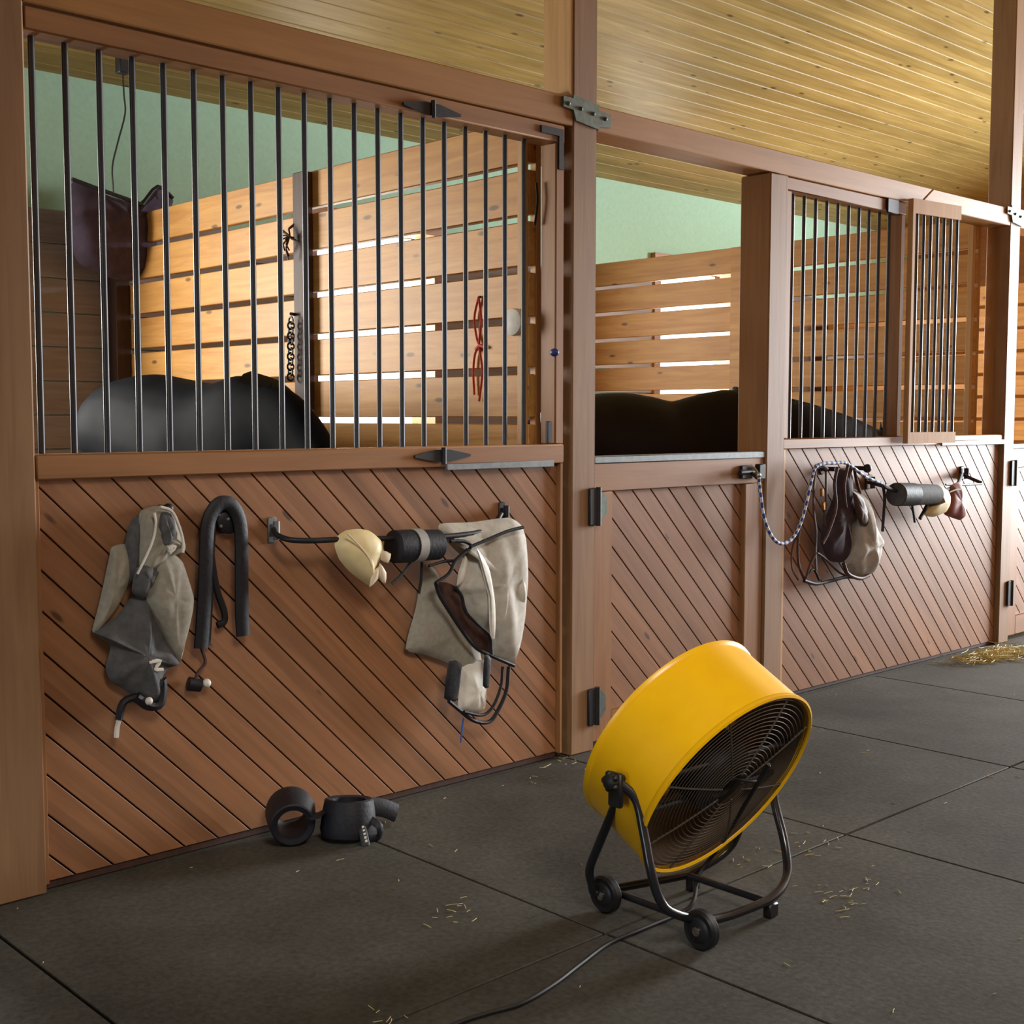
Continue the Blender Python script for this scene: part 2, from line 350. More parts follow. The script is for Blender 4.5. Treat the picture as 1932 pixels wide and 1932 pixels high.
# ------------------------------------------------------------------ posts and header beams
YF = -.03                                            # front face of the posts
def post(x0, x1, z1, label, y1=.115, strap=False, side=False, tw=None):
    o = thing('wooden_post', ((x0+x1)/2, 0, 0), label, 'post')
    MB().box(x0, x1, YF, y1, 0, z1, .006).build('shaft', M['post'], o)
    if side:                                         # paler sheet above the header, painting the left side as lit
        ob = MB().prism([(x0-.022, 2.62), (x0-.001, 2.60), (x0-.001, zc(0)-.08), (x0-.022, zc(0)-.08)], YF+.004, y1-.004).build('lit_side_face', M['pale_z'], o)
        ob['label'] = 'lighter sheet coloured as the lit left face'
    if strap:
        s = MB(); s.prism([(x0-.065, 2.592), (x0-.01, 2.592), (x0-.01, 2.605), (x1-.005, 2.588), (x1-.005, 2.57), (x1+.065, 2.562), (x1+.065, 2.512), (x1+.0, 2.505), (x1-.005, 2.495), (x0+.005, 2.51), (x0-.01, 2.548), (x0-.065, 2.552)], YF-.012, YF-.002)
        for q in (-.04, .03, .10, .17): s.sphere((x0+q, YF-.013, 2.562-q*.12), .008)
        so = s.build('steel_strap', M['strap'], o); so['label'] = 'grey steel strap'
    return o
P1X, P2X, P3X, P4X = (-.33, -.05), (2.10, 2.238), (3.405, 3.548), (5.80, 5.93)
post(*P1X, zc(.2)-.015, 'reddish wooden post at the left edge beside the large barred grille', y1=.2)
post(*P2X, zc(.115)-.015, 'tall wooden post with lit-coloured left face and steel strap, left of the half door', strap=True, side=True)
post(*P3X, 2.487, 'shorter dark-sided wooden post under the header, right of the half door', y1=.14)
post(*P4X, zc(.115)-.015, 'tall wooden post farthest right, pale front and dark side, hay at its foot', strap=True)
HZ0, HZ1 = 2.49, 2.60
def beam(poly, label, y0=YF, y1=.115):
    o = MB().prism(poly, y0, y1, .004).build('header_beam', M['beam']); tag(o, label, 'beam'); return o
beam([(P1X[1], HZ0), (P2X[0], HZ0), (P2X[0], HZ1), (P1X[1], HZ1)], 'wooden header beam above the large barred grille on the left')
sx0, sx1 = wp(1724, 377).x, wp(1752, 336).x
beam([(P2X[1], HZ0), (sx0-.004, HZ0), (sx1-.004, HZ1-.01), (P2X[1], HZ1-.01)], 'long wooden header beam above the half door, ending in a slanted joint')
beam([(sx0+.004, HZ0), (P4X[0], HZ0), (P4X[0], HZ1-.01), (sx1+.004, HZ1-.01)], 'short wooden header beam piece right of the slanted joint, reaching the far post')
beam([(P4X[1], HZ0), (9.4, HZ0), (9.4, HZ1), (P4X[1], HZ1)], 'wooden header beam running on beyond the far right post')

# ------------------------------------------------------------------ stall partitions
def partition(x, label, ymid, mat='dark_wood', yend=YB-.04):
    o = thing('stall_partition', (x, 1.8, 0), label, 'partition')
    b = MB(); zt = 2.535; k = 0
    while zt > .1:
        b.box(x-.02, x+.02, .125, yend, zt-.172, zt, .004); zt -= .2
    b.build('board_panel', M['part'], o)
    mpost = MB().box(x-.07, x-.021, ymid-.05, ymid+.05, 0, 2.53, .004).build('middle_upright', M[mat], o)
    r = MB(); r.box(x-.05, x-.021, .125, .16, 0, 2.5, .003); r.box(x+.021, x+.05, .125, .16, 0, 2.5, .003); r.build('end_batten', M['pale_z'], o)
    r = MB(); r.box(x-.11, x-.021, yend-.12, yend, 0, 2.52, .004); r.build('corner_upright', M['dark_wood'], o)
    return o
partition(2.03, 'slatted pine partition behind the large barred grille, window light in its gaps', 1.66)
partition(5.71, 'slatted pine partition seen over the half door behind the second horse', 1.83, 'part')
partition(9.4, 'slatted pine partition at the right edge beyond the far post', 1.7)

# ------------------------------------------------------------------ stall fronts
def clip(poly, a, b, c):                              # keep a*x+b*z <= c
    out = []
    for i in range(len(poly)):
        p, q = poly[i], poly[(i+1) % len(poly)]; dp, dq = a*p[0]+b*p[1]-c, a*q[0]+b*q[1]-c
        if dp <= 0: out.append(p)
        if dp*dq < 0: t = dp/(dp-dq); out.append((p[0]+(q[0]-p[0])*t, p[1]+(q[1]-p[1])*t))
    return out
def diagonal(x0, x1, z0, z1, y, phase, parent):
    mb = MB(); per = .118; k = math.floor((x0+z0-phase)/per)-1
    while phase+k*per < x1+z1:
        lo, hi = phase+k*per+.0035, phase+(k+1)*per-.0035
        q = clip(clip([(x0, z0), (x1, z0), (x1, z1), (x0, z1)], -1, -1, -lo), 1, 1, hi)
        k += 1
        if len(q) < 3: continue
        q = [p for i, p in enumerate(q) if (Vector(p)-Vector(q[i-1])).length > 1e-3]
        if len(q) < 3: continue
        mb.prism(q, y, y+.018, .0015)
    o = mb.build('diagonal_boards', M['diag'], parent, angle=20)
    MB().box(x0, x1, y+.0165, y+.03, z0, z1).build('backing', M['gap'], parent)
    return o
def bars(xs, z0, z1, y, parent, r=.0095):
    for x in xs: MB().cyl((x, y, z0), (x, y, z1), r, 10).build('bar', M['bar'], parent)
def strap_hinge(px, py, parent, y=-.034, name='strap_hinge', L=.13):
    p = wp(px, py, y); s = MB()
    s.prism([(p.x-L, p.z-.004), (p.x-.03, p.z-.022), (p.x+.03, p.z-.022), (p.x+L, p.z-.004), (p.x+L, p.z+.004), (p.x+.03, p.z+.022), (p.x-.03, p.z+.022), (p.x-L, p.z+.004)], y-.006, y+.003)
    s.cyl((p.x, y-.008, p.z-.03), (p.x, y-.008, p.z+.03), .009, 10)
    s.build(name, M['iron'], parent)
# near stall front
sf = thing('stall_front', (1.0, 0, 0), 'wide stall front with diagonal boards and twenty long bars, at the left', 'stall front')
diagonal(-.048, 2.045, .025, 1.19, 0, .076+1.176-.118*12, sf)
MB().box(-.048, 2.06, -.028, .06, 1.185, 1.258, .005).build('sill_rail', M['frame_x'], sf)
MB().box(-.048, 2.06, -.026, .07, 2.418, 2.484, .005).build('top_rail', M['frame_x'], sf)
MB().box(2.012, 2.06, -.024, .06, 1.258, 2.418, .005).build('side_stile', M['frame_z'], sf)
MB().box(-.047, 2.05, .008, .05, .0, .024, .002).build('bottom_rail', M['dark_wood'], sf)  # dark colour stands in for the shaded gap along the floor
MB().box(2.046, 2.062, -.02, .03, .02, 1.185, .003).build('edge_strip', M['frame_z'], sf)
MB().box(-.05, -.035, -.012, .03, .02, 1.185, .002).build('edge_strip', M['frame_z'], sf)
bars([wp(px, 460, .03).x for px in (68.5, 131, 194.5, 256, 314, 370.5, 424.5, 477, 528.5, 576.5, 624.5, 670, 714, 757, 798.5, 838.5, 878.5, 916.5, 952.5, 988)], 1.25, 2.425, .03, sf)
strap_hinge(815, 207, sf); strap_hinge(835, 860, sf)
p0, p1 = wp(840, 879, -.03), wp(1042, 876, -.03)
MB().box(p0.x, p1.x, -.042, -.029, p0.z-.016, p0.z+.008, .002).build('sill_strip', M['zinc'], sf)
s = MB(); cx, cz = 2.055, 2.475
s.prism([(cx-.13, cz-.035), (cx-.035, cz-.035), (cx-.035, cz-.16), (cx-.01, cz-.16), (cx-.01, cz-.008), (cx-.13, cz-.008)], -.034, -.025); s.build('corner_bracket', M['iron'], sf)
k = wp(1046, 665, -.05); MB().sphere(k, .016, .02, .016).build('latch_knob', M['blueplastic'], sf)
k = wp(1036, 812, -.03); MB().box(k.x-.012, k.x+.012, -.036, -.02, k.z-.05, k.z+.035, .002).build('latch_plate', M['iron'], sf)
# half door
def half_door(x0, x1, label, phase, hz=(1.03, .30)):
    d = thing('half_door', ((x0+x1)/2, 0, 0), label, 'door')
    diagonal(x0+.115, x1-.14, .14, 1.07, .005, phase, d)
    MB().box(x0+.004, x0+.118, -.018, .045, .03, 1.06, .004).build('hinge_stile', M['frame_z'], d)
    MB().box(x1-.142, x1-.004, -.018, .045, .03, 1.06, .004).build('latch_stile', M['frame_z'], d)
    MB().box(x0+.004, x1-.004, -.018, .045, 1.06, 1.178, .004).build('top_rail', M['frame_x'], d)
    MB().box(x0+.118, x1-.142, -.017, .045, .03, .15, .004).build('bottom_rail', M['frame_x'], d)
    MB().box(x0+.002, x1-.002, -.024, .05, 1.176, 1.205, .003).build('steel_cap', M['zinc'], d)
    for z in hz:
        h = MB(); h.box(x0-.045, x0+.014, -.044, -.031, z-.075, z+.075, .003)
        lf = MB().prism([(x0+.014, z-.055), (x0+.05, z-.055), (x0+.075, z-.03), (x0+.075, z+.03), (x0+.05, z+.055), (x0+.014, z+.055)], -.026, -.0185)
        h.cyl((x0+.008, -.04, z-.078), (x0+.008, -.04, z+.078), .012, 10); h = h.build('hinge', M['iron'], d); lf.build('hinge_leaf', M['strap'], h)
    return d
hd = half_door(P2X[1], P3X[0], 'half door with diagonal boards and steel cap, between the strapped post and dark-sided post', .02, hz=(wp(1110, 955).z, wp(1108, 1330).z))
k = wp(1430, 890, -.05); l = MB()
l.cyl((k.x-.13, -.045, k.z), (k.x+.05, -.045, k.z), .011, 10); l.box(k.x-.10, k.x-.02, -.036, -.018, k.z-.03, k.z+.03, .003); l.box(k.x+.0, k.x+.05, -.06, -.03, k.z-.035, k.z+.035, .004)
l.cyl((k.x-.05, -.045, k.z), (k.x-.05, -.09, k.z-.03), .008); l.build('sliding_bolt', M['iron'], hd)
half_door(P4X[1], 7.1, 'pale half door cut by the right edge, beyond the far post', .05)
# second stall front
s2 = thing('stall_front', (4.7, 0, 0), 'stall front with diagonal boards and ten short bars, right of the dark-sided post', 'stall front')
x0, x1 = P3X[1], P4X[0]
diagonal(x0+.02, x1-.004, .02, 1.215, 0, 3.636+1.195-.118*20, s2)
MB().box(x0+.003, x1-.003, -.022, .06, 1.212, 1.262, .004).build('sill_rail', M['frame_x'], s2)
MB().box(x0+.001, x0+.022, -.024, .02, .02, 1.212, .003).build('edge_strip', M['pale_z'], s2)
MB().box(x0+.003, x1-.003, .008, .05, .0, .019, .002).build('bottom_rail', M['dark_wood'], s2)  # coloured dark to read as the shaded gap under the boards
bx = [wp(px, 600, .03).x for px in (1492, 1513.5, 1535, 1556, 1577, 1597, 1616.5, 1635.5, 1654.5, 1673.5)]
zt = wp(1495, 366, .03).z; xe = wp(1690, 600, 0).x
bars(bx, 1.25, zt+.01, .03, s2)
MB().box(x0+.003, xe+.05, -.02, .06, zt, HZ0-.004, .004).build('top_rail', M['frame_x'], s2)
MB().box(xe, xe+.04, -.02, .05, 1.262, zt, .004).build('end_stile', M['frame_z'], s2)
MB().box(x0+.003, x0+.05, -.015, .05, 1.262, zt, .004).build('side_stile', M['frame_z'], s2)
k = wp(1684, 388, -.03); MB().box(k.x-.05, k.x+.06, -.034, -.021, k.z-.04, k.z+.035, .004).build('strap_hinge', M['iron'], s2)
q0, q1 = wp(1776, 836, -.03), wp(1866, 833, -.03)
MB().box(q0.x, P4X[0]-.003, -.036, -.0225, q0.z-.016, q0.z+.012, .003).build('sill_strip', M['zinc'], s2)
# feed door of the second stall, swung slightly out
fd = thing('feed_grille', (xe+.06, -.03, 1.3), 'narrow feed door grille standing ajar right of the ten-bar grille', 'grille')
ya, xa, xb = -.062, xe+.045, xe+.045+.42
zt2 = wp(1711, 398.5, ya).z; zb2 = wp(1711, 829, ya).z
def fdp(t): return Vector((xa+(xb-xa)*t, ya-.05*t, 0))
def fbox(t0, t1, z0, z1, nm, mt, th=.03):
    m = MB(); a, b_ = fdp(t0), fdp(t1)
    v = [(a.x, a.y), (b_.x, b_.y), (b_.x, b_.y+th), (a.x, a.y+th)]
    lo = [m.bm.verts.new((x, y, z0)) for x, y in v]; hi = [m.bm.verts.new((x, y, z1)) for x, y in v]
    m.bm.faces.new(lo[::-1]); m.bm.faces.new(hi)
    for i in range(4): m.bm.faces.new((lo[i], lo[(i+1) % 4], hi[(i+1) % 4], hi[i]))
    return m.build(nm, mt, fd)
fbox(0, 1, zt2, zt2+.075, 'top_rail', M['pale_z']); fbox(0, 1, 1.225, 1.285, 'bottom_rail', M['pale_z'])
fbox(0, .05, 1.285, zt2, 'hinge_stile', M['pale_z'])
for i in range(7):
    a = fdp(.13+.14*i); MB().cyl((a.x, a.y+.015, 1.28), (a.x, a.y+.015, zt2+.005), .0095, 10).build('bar', M['bar'], fd)

# ------------------------------------------------------------------ yellow drum fan
fan = thing('drum_fan', (1.19, -1.385, 0), 'yellow drum fan on a black wheeled tube frame in the aisle', 'fan')
fc = Vector((1.203, -1.385, .436)); fa = Vector((.0168, .869, .494)).normalized(); fh = Vector((.9998, -.0193, 0)); fv = fa.cross(fh).normalized()
R, L2 = .303, .118
MB().lathe([(-L2, R-.006), (-L2-.004, R), (-L2, R+.006), (-L2+.012, R+.004), (-L2+.016, R), (L2-.016, R), (L2-.012, R+.004), (L2, R+.006), (L2+.004, R), (L2, R-.006), (L2-.01, R-.008), (-L2+.01, R-.008)], fc, fa, 72, cap=False, close=True).build('drum', M['yellow'], fan)
MB().lathe([(-L2+.014, R-.009), (L2-.014, R-.009), (L2-.014, R-.012), (-L2+.014, R-.012)], fc, fa, 72, cap=False, close=True).build('drum_inner_shell', M['drum_inside'], fan)  # thin dark brown shell just inside the drum wall
def grille(d, name, dome):
    g = MB(); n = 19
    for i in range(n):
        r = .055+(R-.012-.055)*i/(n-1); dd = d+dome*(1-(r/R)**2)
        g.tube([fc+fa*dd+(fh*math.cos(t)+fv*math.sin(t))*r for t in [2*math.pi*k/56 for k in range(56)]], .0012, 4, closed=True)
    for k in range(8):
        t = 2*math.pi*(k+.3)/8; e = fh*math.cos(t)+fv*math.sin(t)
        g.tube([fc+fa*(d+dome*(1-(r/R)**2))+e*r for r in (.05, .12, .2, R-.01)], .0028, 6)
    return g.build(name, M['grille'], fan)
grille(-L2+.004, 'rear_grille', -.018); grille(L2-.004, 'front_grille', .018)
MB().lathe([(-.10, .045), (-.108, .05), (-.10, .10), (-.06, .108), (.0, .108), (.02, .07), (.03, .03)], fc, fa, 28).build('motor', M['iron'], fan)
mt = MB()
for sgn in (-1, 1): mt.tube([fc-fa*.075+fh*(R-.008)+fv*.06*sgn, fc-fa*.075-fh*(R-.008)+fv*.06*sgn], .009, 8)
mt.build('motor_mount', M['fanblk'], fan)
MB().lathe([(.03, .05), (.05, .055), (.075, .05), (.08, .02)], fc, fa, 24).build('hub', M['blade'], fan)
for k in range(3):
    t0 = 2*math.pi*k/3+.5; b_ = MB(); rows = []
    for j in range(7):
        r = .05+(R-.03-.05)*j/6; row = []
        for i in range(6):
            t = t0+(i/5-.5)*(1.15+.25*j/6); row.append(fc+(fh*math.cos(t)+fv*math.sin(t))*r+fa*(.052+(i/5-.5)*.06))
        rows.append(row)
    for off in (0, .002):
        V = [[b_.bm.verts.new(p+fa*off) for p in row] for row in rows]
        for j in range(6):
            for i in range(5): b_.bm.faces.new((V[j][i], V[j][i+1], V[j+1][i+1], V[j+1][i]))
    b_.build('blade', M['blade'], fan)
def z4(x, y, yy): return at(x/2.927+1080, y/2.927+1180, 1, yy)
pn, pf = fc-fh*(R+.028), fc+fh*(R+.028)
tA = [pn, z4(245, 960, -1.34), z4(150, 1200, -1.255), z4(97, 1340, -1.205), z4(105, 1420, -1.195), Vector((1.0, -1.195, .052)), Vector((1.08, -1.203, .05)), Vector((1.27, -1.262, .05)), Vector((1.33, -1.28, .058)), z4(850, 1245, -1.31), z4(935, 1090, -1.34), pf]
tB = [pn, z4(350, 960, -1.42), z4(395, 1150, -1.45), z4(430, 1340, -1.48), z4(480, 1510, -1.5), z4(560, 1590, -1.515), Vector((1.09, -1.522, .05)), Vector((1.27, -1.545, .05)), z4(1130, 1478, -1.545), z4(1175, 1410, -1.53), z4(1188, 1330, -1.51), z4(1165, 1170, -1.47), z4(1110, 930, -1.42), pf]
MB().tube(tA, .0125, 12, 5).tube(tB, .0125, 12, 5).cyl(Vector((1.05, -1.2, .05)), Vector((1.05, -1.52, .05)), .010).cyl(Vector((1.30, -1.268, .05)), Vector((1.30, -1.545, .05)), .010).build('tube_frame', M['fanblk'], fan)
for ya_, yb_ in ((-1.556, -1.53), (-1.285, -1.26)): MB().box(1.305, 1.345, ya_, yb_, 0, .04, .004).build('rubber_foot', M['rubber'], fan)
for y in (-1.213, -1.546):
    wx = 1.018
    wh = MB().lathe([(-.018, .012), (-.018, .028), (-.014, .034), (-.015, .046), (-.008, .052), (.008, .052), (.015, .046), (.014, .034), (.018, .028), (.018, .012)], (wx, y, .052), fh, 28).build('wheel', M['rubber'], fan)
    MB().lathe([(-.026, .004), (-.024, .012), (.03, .012)], (wx, y, .052), fh, 14).build('axle_cap', M['chrome'], wh)
for pv, sg in ((pn, -1), (pf, 1)):
    kb = MB(); kb.lathe([(.0, .012), (.012, .022), (.03, .02), (.036, .008)], pv, fh*sg, 8)
    for q in range(5): kb.sphere(pv+fh*sg*.02+Vector((0, math.cos(q*1.2566), math.sin(q*1.2566)))*.02, .009)
    kb.cyl(pv, pv-fh*sg*.03, .009); kb.box(pv.x-.008, pv.x+.008, pv.y-.022, pv.y+.022, pv.z-.07, pv.z+.02, .004)
    kb.build('clamp_knob', M['rubber'], fan)
cpts = [fc-fa*.108-fv*.02] + [fc-fa*.15+fh*.07-fv*.03, fc-fa*.16+fh*.06-fv*.09, Vector((1.35, -1.36, .16)), Vector((1.32, -1.30, .055)), Vector((1.22, -1.36, .02))] + [fp(x, y, .006) for x, y in ((1285, 1722), (1215, 1752), (1150, 1780), (1095, 1820), (1045, 1858), (985, 1893), (920, 1912), (860, 1932), (770, 1975))]
MB().tube(cpts, .0058, 8, 6).build('power_cord', M['rubber'], fan)

# ------------------------------------------------------------------ horses
def horse(name, label, top, coat, widths, mane=True, sheen=None, leg_y=(-.17, .17)):
    """top: outline of the back from dock to poll in space, then nose; body grown below it"""
    T = [Vector(t) for t in top]; o0 = T[2]
    root = thing(name, (o0.x, o0.y, 0), label, 'horse')
    b = MB(); P = [t-Vector((0, 0, wd[1])) for t, wd in zip(T, widths)]
    PP = resample(P, 5); W = resample([Vector((wd[0], wd[1], 0)) for wd in widths], 5); rings = []
    for i, c in enumerate(PP):
        t = (PP[min(i+1, len(PP)-1)]-PP[max(i-1, 0)]).normalized(); side = t.cross(Vector((0, 0, 1))).normalized(); up = side.cross(t).normalized()
        rings.append(b.ring(c, side, up, W[i].x, W[i].y, 20))
    b.loft(rings)
    d = (T[4]-T[1]); d.z = 0; d.normalize(); sd = Vector((d.y, -d.x, 0))
    def leg(base, s, hind):
        q = base+sd*s; q.z = 0
        if hind: pts = [(0, 1.05, .15), (.08, .85, .13), (.02, .68, .085), (-.10, .50, .06), (-.07, .30, .04), (-.06, .12, .042), (-.03, .05, .055), (-.02, 0.005, .062)]
        else: pts = [(.0, 1.0, .12), (.02, .80, .10), (.0, .62, .07), (.0, .45, .052), (.0, .25, .038), (.0, .11, .042), (.03, .05, .052), (.03, 0.005, .06)]
        b.tube([q+d*a+Vector((0, 0, h)) for a, h, r in pts], [r for a, h, r in pts], 12)
    for s in leg_y: leg(T[1]+d*.05, s, True); leg(T[4]-d*.05, s, False)
    for s in (-1, 1):                                  # ears at the poll
        q = T[-2]+Vector((0, 0, -.02))+sd*.06*s; b.tube([q, q+Vector((0, 0, .08))+sd*.02*s, q+Vector((0, 0, .16))+sd*.015*s], [.045, .01], 8)
    body = b.build('body', coat, root)
    rm = body.modifiers.new('remesh', 'REMESH'); rm.mode = 'VOXEL'; rm.voxel_size = .022; rm.use_smooth_shade = True
    sm = body.modifiers.new('smooth', 'SMOOTH'); sm.iterations = 8; sm.factor = .6
    m = MB()                                           # mane lying on both sides of the crest
    C = resample(T[5:-1], 10); ms = sd if sd.y < 0 or abs(sd.y) < .3 else -sd
    for i, c in enumerate(C[:-1]):
        for k in range(3):
            q = c.lerp(C[i+1], k/3)+Vector((0, 0, -.006)); L = .13+rnd.random()*.05; wv = rnd.uniform(-.01, .01)
            m.tube([q-ms*.02, q+ms*.03+Vector((wv, 0, -.025)), q+ms*.075+Vector((wv, 0, -L))], [.014, .007], 5, 3)
    m.build('mane', M['hair'], root)
    tl = MB()
    for i in range(14):
        o = sd*rnd.uniform(-.03, .03); q = T[0]+Vector((0, 0, -.06))+o; tl.tube([q, q-d*.09+Vector((0, 0, -.08)), q-d*.11+Vector((0, 0, -.5))+o, q-d*.08+Vector((0, 0, -.85))+o*1.5], [.022, .008], 6, 3)
    tl.build('tail', M['hair'], root)
    nz = (T[-1]-T[-2]).normalized(); hc = T[-2]-Vector((0, 0, .1))+nz*.2
    for s in (-1, 1): MB().sphere(hc+sd*.085*s, .022).build('eye', M['iron'], root)
    return root
WD = [(.10, .10), (.25, .24), (.27, .32), (.28, .34), (.27, .35), (.17, .36), (.12, .26), (.095, .2), (.085, .15), (.08, .12), (.05, .065)]
horse('horse', 'black horse behind the long bars at the left, neck lowered to the right',
      [wp(196, 790, 2.70), wp(225, 722, 2.52), wp(278, 703, 2.28), wp(345, 714, 2.0), wp(410, 722, 1.72), wp(468, 703, 1.40), wp(525, 724, 1.18), wp(566, 768, 1.02), wp(607, 838, .86), wp(625, 920, .74), wp(640, 1090, .56)], M['coat'], WD)
horse('horse', 'dark bay horse seen over the half door, neck passing behind the dark-sided post',
      [wp(1010, 775, 1.50), wp(1065, 744, 1.42), wp(1140, 737, 1.30), wp(1205, 744, 1.18), wp(1270, 757, 1.06), wp(1388, 731, .82), wp(1475, 749, .60), wp(1560, 772, .46), wp(1640, 803, .36), wp(1672, 835, .33), wp(1700, 1010, .31)], M['coat2'], WD)

# ------------------------------------------------------------------ things in the near stall
t = thing('draped_blanket', wp(220, 520, 3.35), 'dark purple blanket draped in the back corner of the near stall', 'blanket')
PB = lambda L, y: [wp(px, py, y) for px, py in L]
MB().pillow(PB([(122, 385), (138, 342), (185, 362), (240, 380), (268, 384), (300, 352), (327, 378), (318, 400), (292, 470), (266, 522), (225, 530), (150, 498), (125, 440)], 3.38), .12, .012, 4, seed=3).build('cloth', M['purple'], t)
MB().tube(PB([(136, 338), (190, 358), (268, 386)], 3.25), .012, 8, 3).tube(PB([(268, 386), (298, 352), (326, 374)], 3.25), .012, 8, 3).build('rack_rod', M['iron'], t)
t = thing('hanging_wire', wp(212, 355, 3.0), 'thin dark wire hanging from a small socket under the near stall ceiling', 'wire')
MB().tube(PB([(231, 125), (234, 180), (236, 215), (222, 270), (212, 315), (214, 362)], 3.0), .005, 6, 4).build('wire', M['rubber'], t)
a = wp(231, 118, 3.0); MB().box(a.x-.03, a.x+.03, a.y-.03, a.y+.03, a.z-.06, a.z+.05, .006).cyl(a+Vector((0, 0, .05)), Vector((a.x, a.y, zc(a.y)-.005)), .008).build('socket', M['iron'], t)
t = thing('hanging_chain', at(548, 720, 0, 1.93), 'dark chain hanging on the upright of the slatted partition', 'chain')
c = MB(); q0 = at(549, 600, 0, 1.93); q1 = at(548, 716, 0, 1.93); n = 12
for i in range(n):
    p = q0.lerp(q1, (i+.5)/n); h = (q0-q1).length/n*.72; e = Vector((1, 0, 0)) if i % 2 else Vector((0, 1, 0))
    c.tube([p+e*.018*math.cos(a)+Vector((0, 0, h))*math.sin(a) for a in [k*math.pi/6 for k in range(12)]], .005, 5, closed=True)
c.build('links', M['iron'], t)
p = q0+Vector((.0, 0, .02)); MB().cyl(p, Vector((1.962, p.y+.02, p.z)), .008).build('hook', M['iron'], t)
t = thing('dried_twigs', at(545, 440, 0, 1.93), 'small tuft of dark twigs tied to the partition upright', 'twigs')
c = MB(); p = at(547, 445, 0, 1.935)
for i in range(16):
    e = Vector((-.01, rnd.uniform(-.09, .09), rnd.uniform(-.12, .06))); c.tube([p, p+e*.6+Vector((-.02, 0, 0)), p+e], .004, 5)
c.build('stems', M['dark_wood'], t)
t = thing('red_twine', at(900, 660, 0, 1.99), 'loop of red baling twine hanging on the slatted partition', 'twine')
tw = lambda L: [at(x, y, 0, 2.0) for x, y in L]
MB().tube(tw([(903, 560), (895, 600), (900, 640), (906, 655), (897, 665), (893, 700), (895, 745)]), .005, 6, 4).tube(tw([(903, 560), (908, 605), (904, 650), (910, 700), (904, 757)]), .005, 6, 4).tube(tw([(898, 660), (905, 652), (915, 655)]), .008, 6, 2).build('strands', M['redtwine'], t)
p = at(903, 560, 0, 2.0); MB().cyl(p, p+Vector((.012, 0, .0)), .005).build('nail', M['iron'], t)
t = thing('dark_string', at(1010, 400, 0, 1.99), 'short dark string hanging at the front end of the partition boards', 'string')
MB().tube([at(x, y, 0, 1.995) for x, y in ((1012, 345), (1014, 380), (1009, 425))], .005, 6, 3).build('string', M['iron'], t)
tag(MB().lathe([(0, .055), (.02, .052), (.026, .03)], at(972, 608, 0, 1.982), (-1, 0, 0), 24).build('white_disc', M['paper']), 'round white disc fixed to the slatted partition', 'disc')
a = wp(1003, 826, .02); 

# ------------------------------------------------------------------ tack hung on the near stall front
def zA(x, y, yy=-.05): return wp(x/3.715+130, y/3.715+900, yy)
def zB(x, y, yy=-.05): return wp(x/3.45+470, y/3.45+920, yy)
def zC(x, y, yy=-.05): return wp(x/3.5+1380, y/3.5+820, yy)
A = lambda L, y=-.05: [zA(px, py, y) for px, py in L]
B = lambda L, y=-.05: [zB(px, py, y) for px, py in L]
C3 = lambda L, y=-.05: [zC(px, py, y) for px, py in L]
t = thing('fly_mask', zA(560, 1600), 'crumpled grey fly mask with beige flaps hanging at the far left', 'fly mask')
MB().pillow(A([(300, 490), (390, 470), (440, 560), (420, 720), (390, 820), (300, 970), (195, 1090), (163, 1075), (200, 930), (240, 760), (280, 570)], -.03), .03, .003, 3, seed=1).build('left_flap', M['mesh_g'], t)
MB().pillow(A([(500, 240), (590, 205), (680, 205), (755, 290), (800, 420), (805, 520), (720, 560), (620, 650), (500, 700), (470, 600), (480, 380)], -.045), .055, .005, 4, seed=2).build('hood', M['mesh_g'], t)
MB().pillow(A([(645, 250), (715, 255), (750, 390), (720, 470), (660, 490), (630, 380)], -.09), .02, .002, 3, seed=2).build('ear_opening', M['mesh_d'], t)
MB().pillow(A([(440, 300), (490, 260), (500, 420), (490, 640), (420, 760), (380, 640), (400, 420)], -.03), .03, .002, 3, seed=4).build('dark_side', M['mesh_d'], t)
MB().pillow(A([(620, 545), (710, 525), (800, 600), (868, 830), (860, 950), (782, 1300), (700, 1180), (590, 980), (540, 840), (570, 650)], -.06), .045, .004, 3, seed=5).build('right_flap', M['mesh_g'], t)
MB().pillow(A([(175, 1090), (330, 980), (480, 790), (560, 860), (620, 1010), (720, 1180), (775, 1310), (700, 1340), (650, 1420), (640, 1590), (540, 1600), (400, 1500), (290, 1430), (258, 1330), (290, 1180)], -.035), .05, .006, 5, seed=6).build('mesh_net', M['mesh_d'], t)
MB().pillow(A([(470, 640), (560, 600), (640, 640), (570, 760), (520, 860), (440, 800)], -.065), .03, .004, 3, seed=9).build('fleece_edge', M['mesh_d'], t)
MB().tube(A([(600, 250), (610, 330), (590, 440), (540, 560), (480, 680)], -.10), .004, 6, 4).tube(A([(640, 210), (720, 240), (770, 340), (800, 450), (800, 530)], -.10), .005, 6, 4).tube(A([(690, 500), (740, 490), (700, 530)], -.10), .008, 6, 3).build('light_piping', M['mesh_l'], t)
MB().tube(A([(540, 1400), (600, 1480), (650, 1420), (640, 1580), (560, 1600), (470, 1540)], -.06), .016, 8, 4).tube(A([(470, 1540), (380, 1580), (350, 1700)], -.05), .012, 8, 3).build('chin_strap', M['blackweb'], t)
MB().tube(A([(350, 1700), (338, 1760), (332, 1825)], -.05), .008, 6, 3).build('strap_end', M['mesh_l'], t)
MB().sphere(zA(560, 1570, -.075), .012).build('snap_button', M['mesh_l'], t)
MB().tube(A([(560, 1300), (640, 1290), (600, 1350), (660, 1350)], -.085), .006, 6, 3).build('cord_knot', M['mesh_l'], t)
p = zA(640, 215, -.0); MB().cyl(p, p+Vector((0, -.05, 0)), .01).sphere(p+Vector((0, -.05, 0)), .016).build('hook', M['iron'], t)
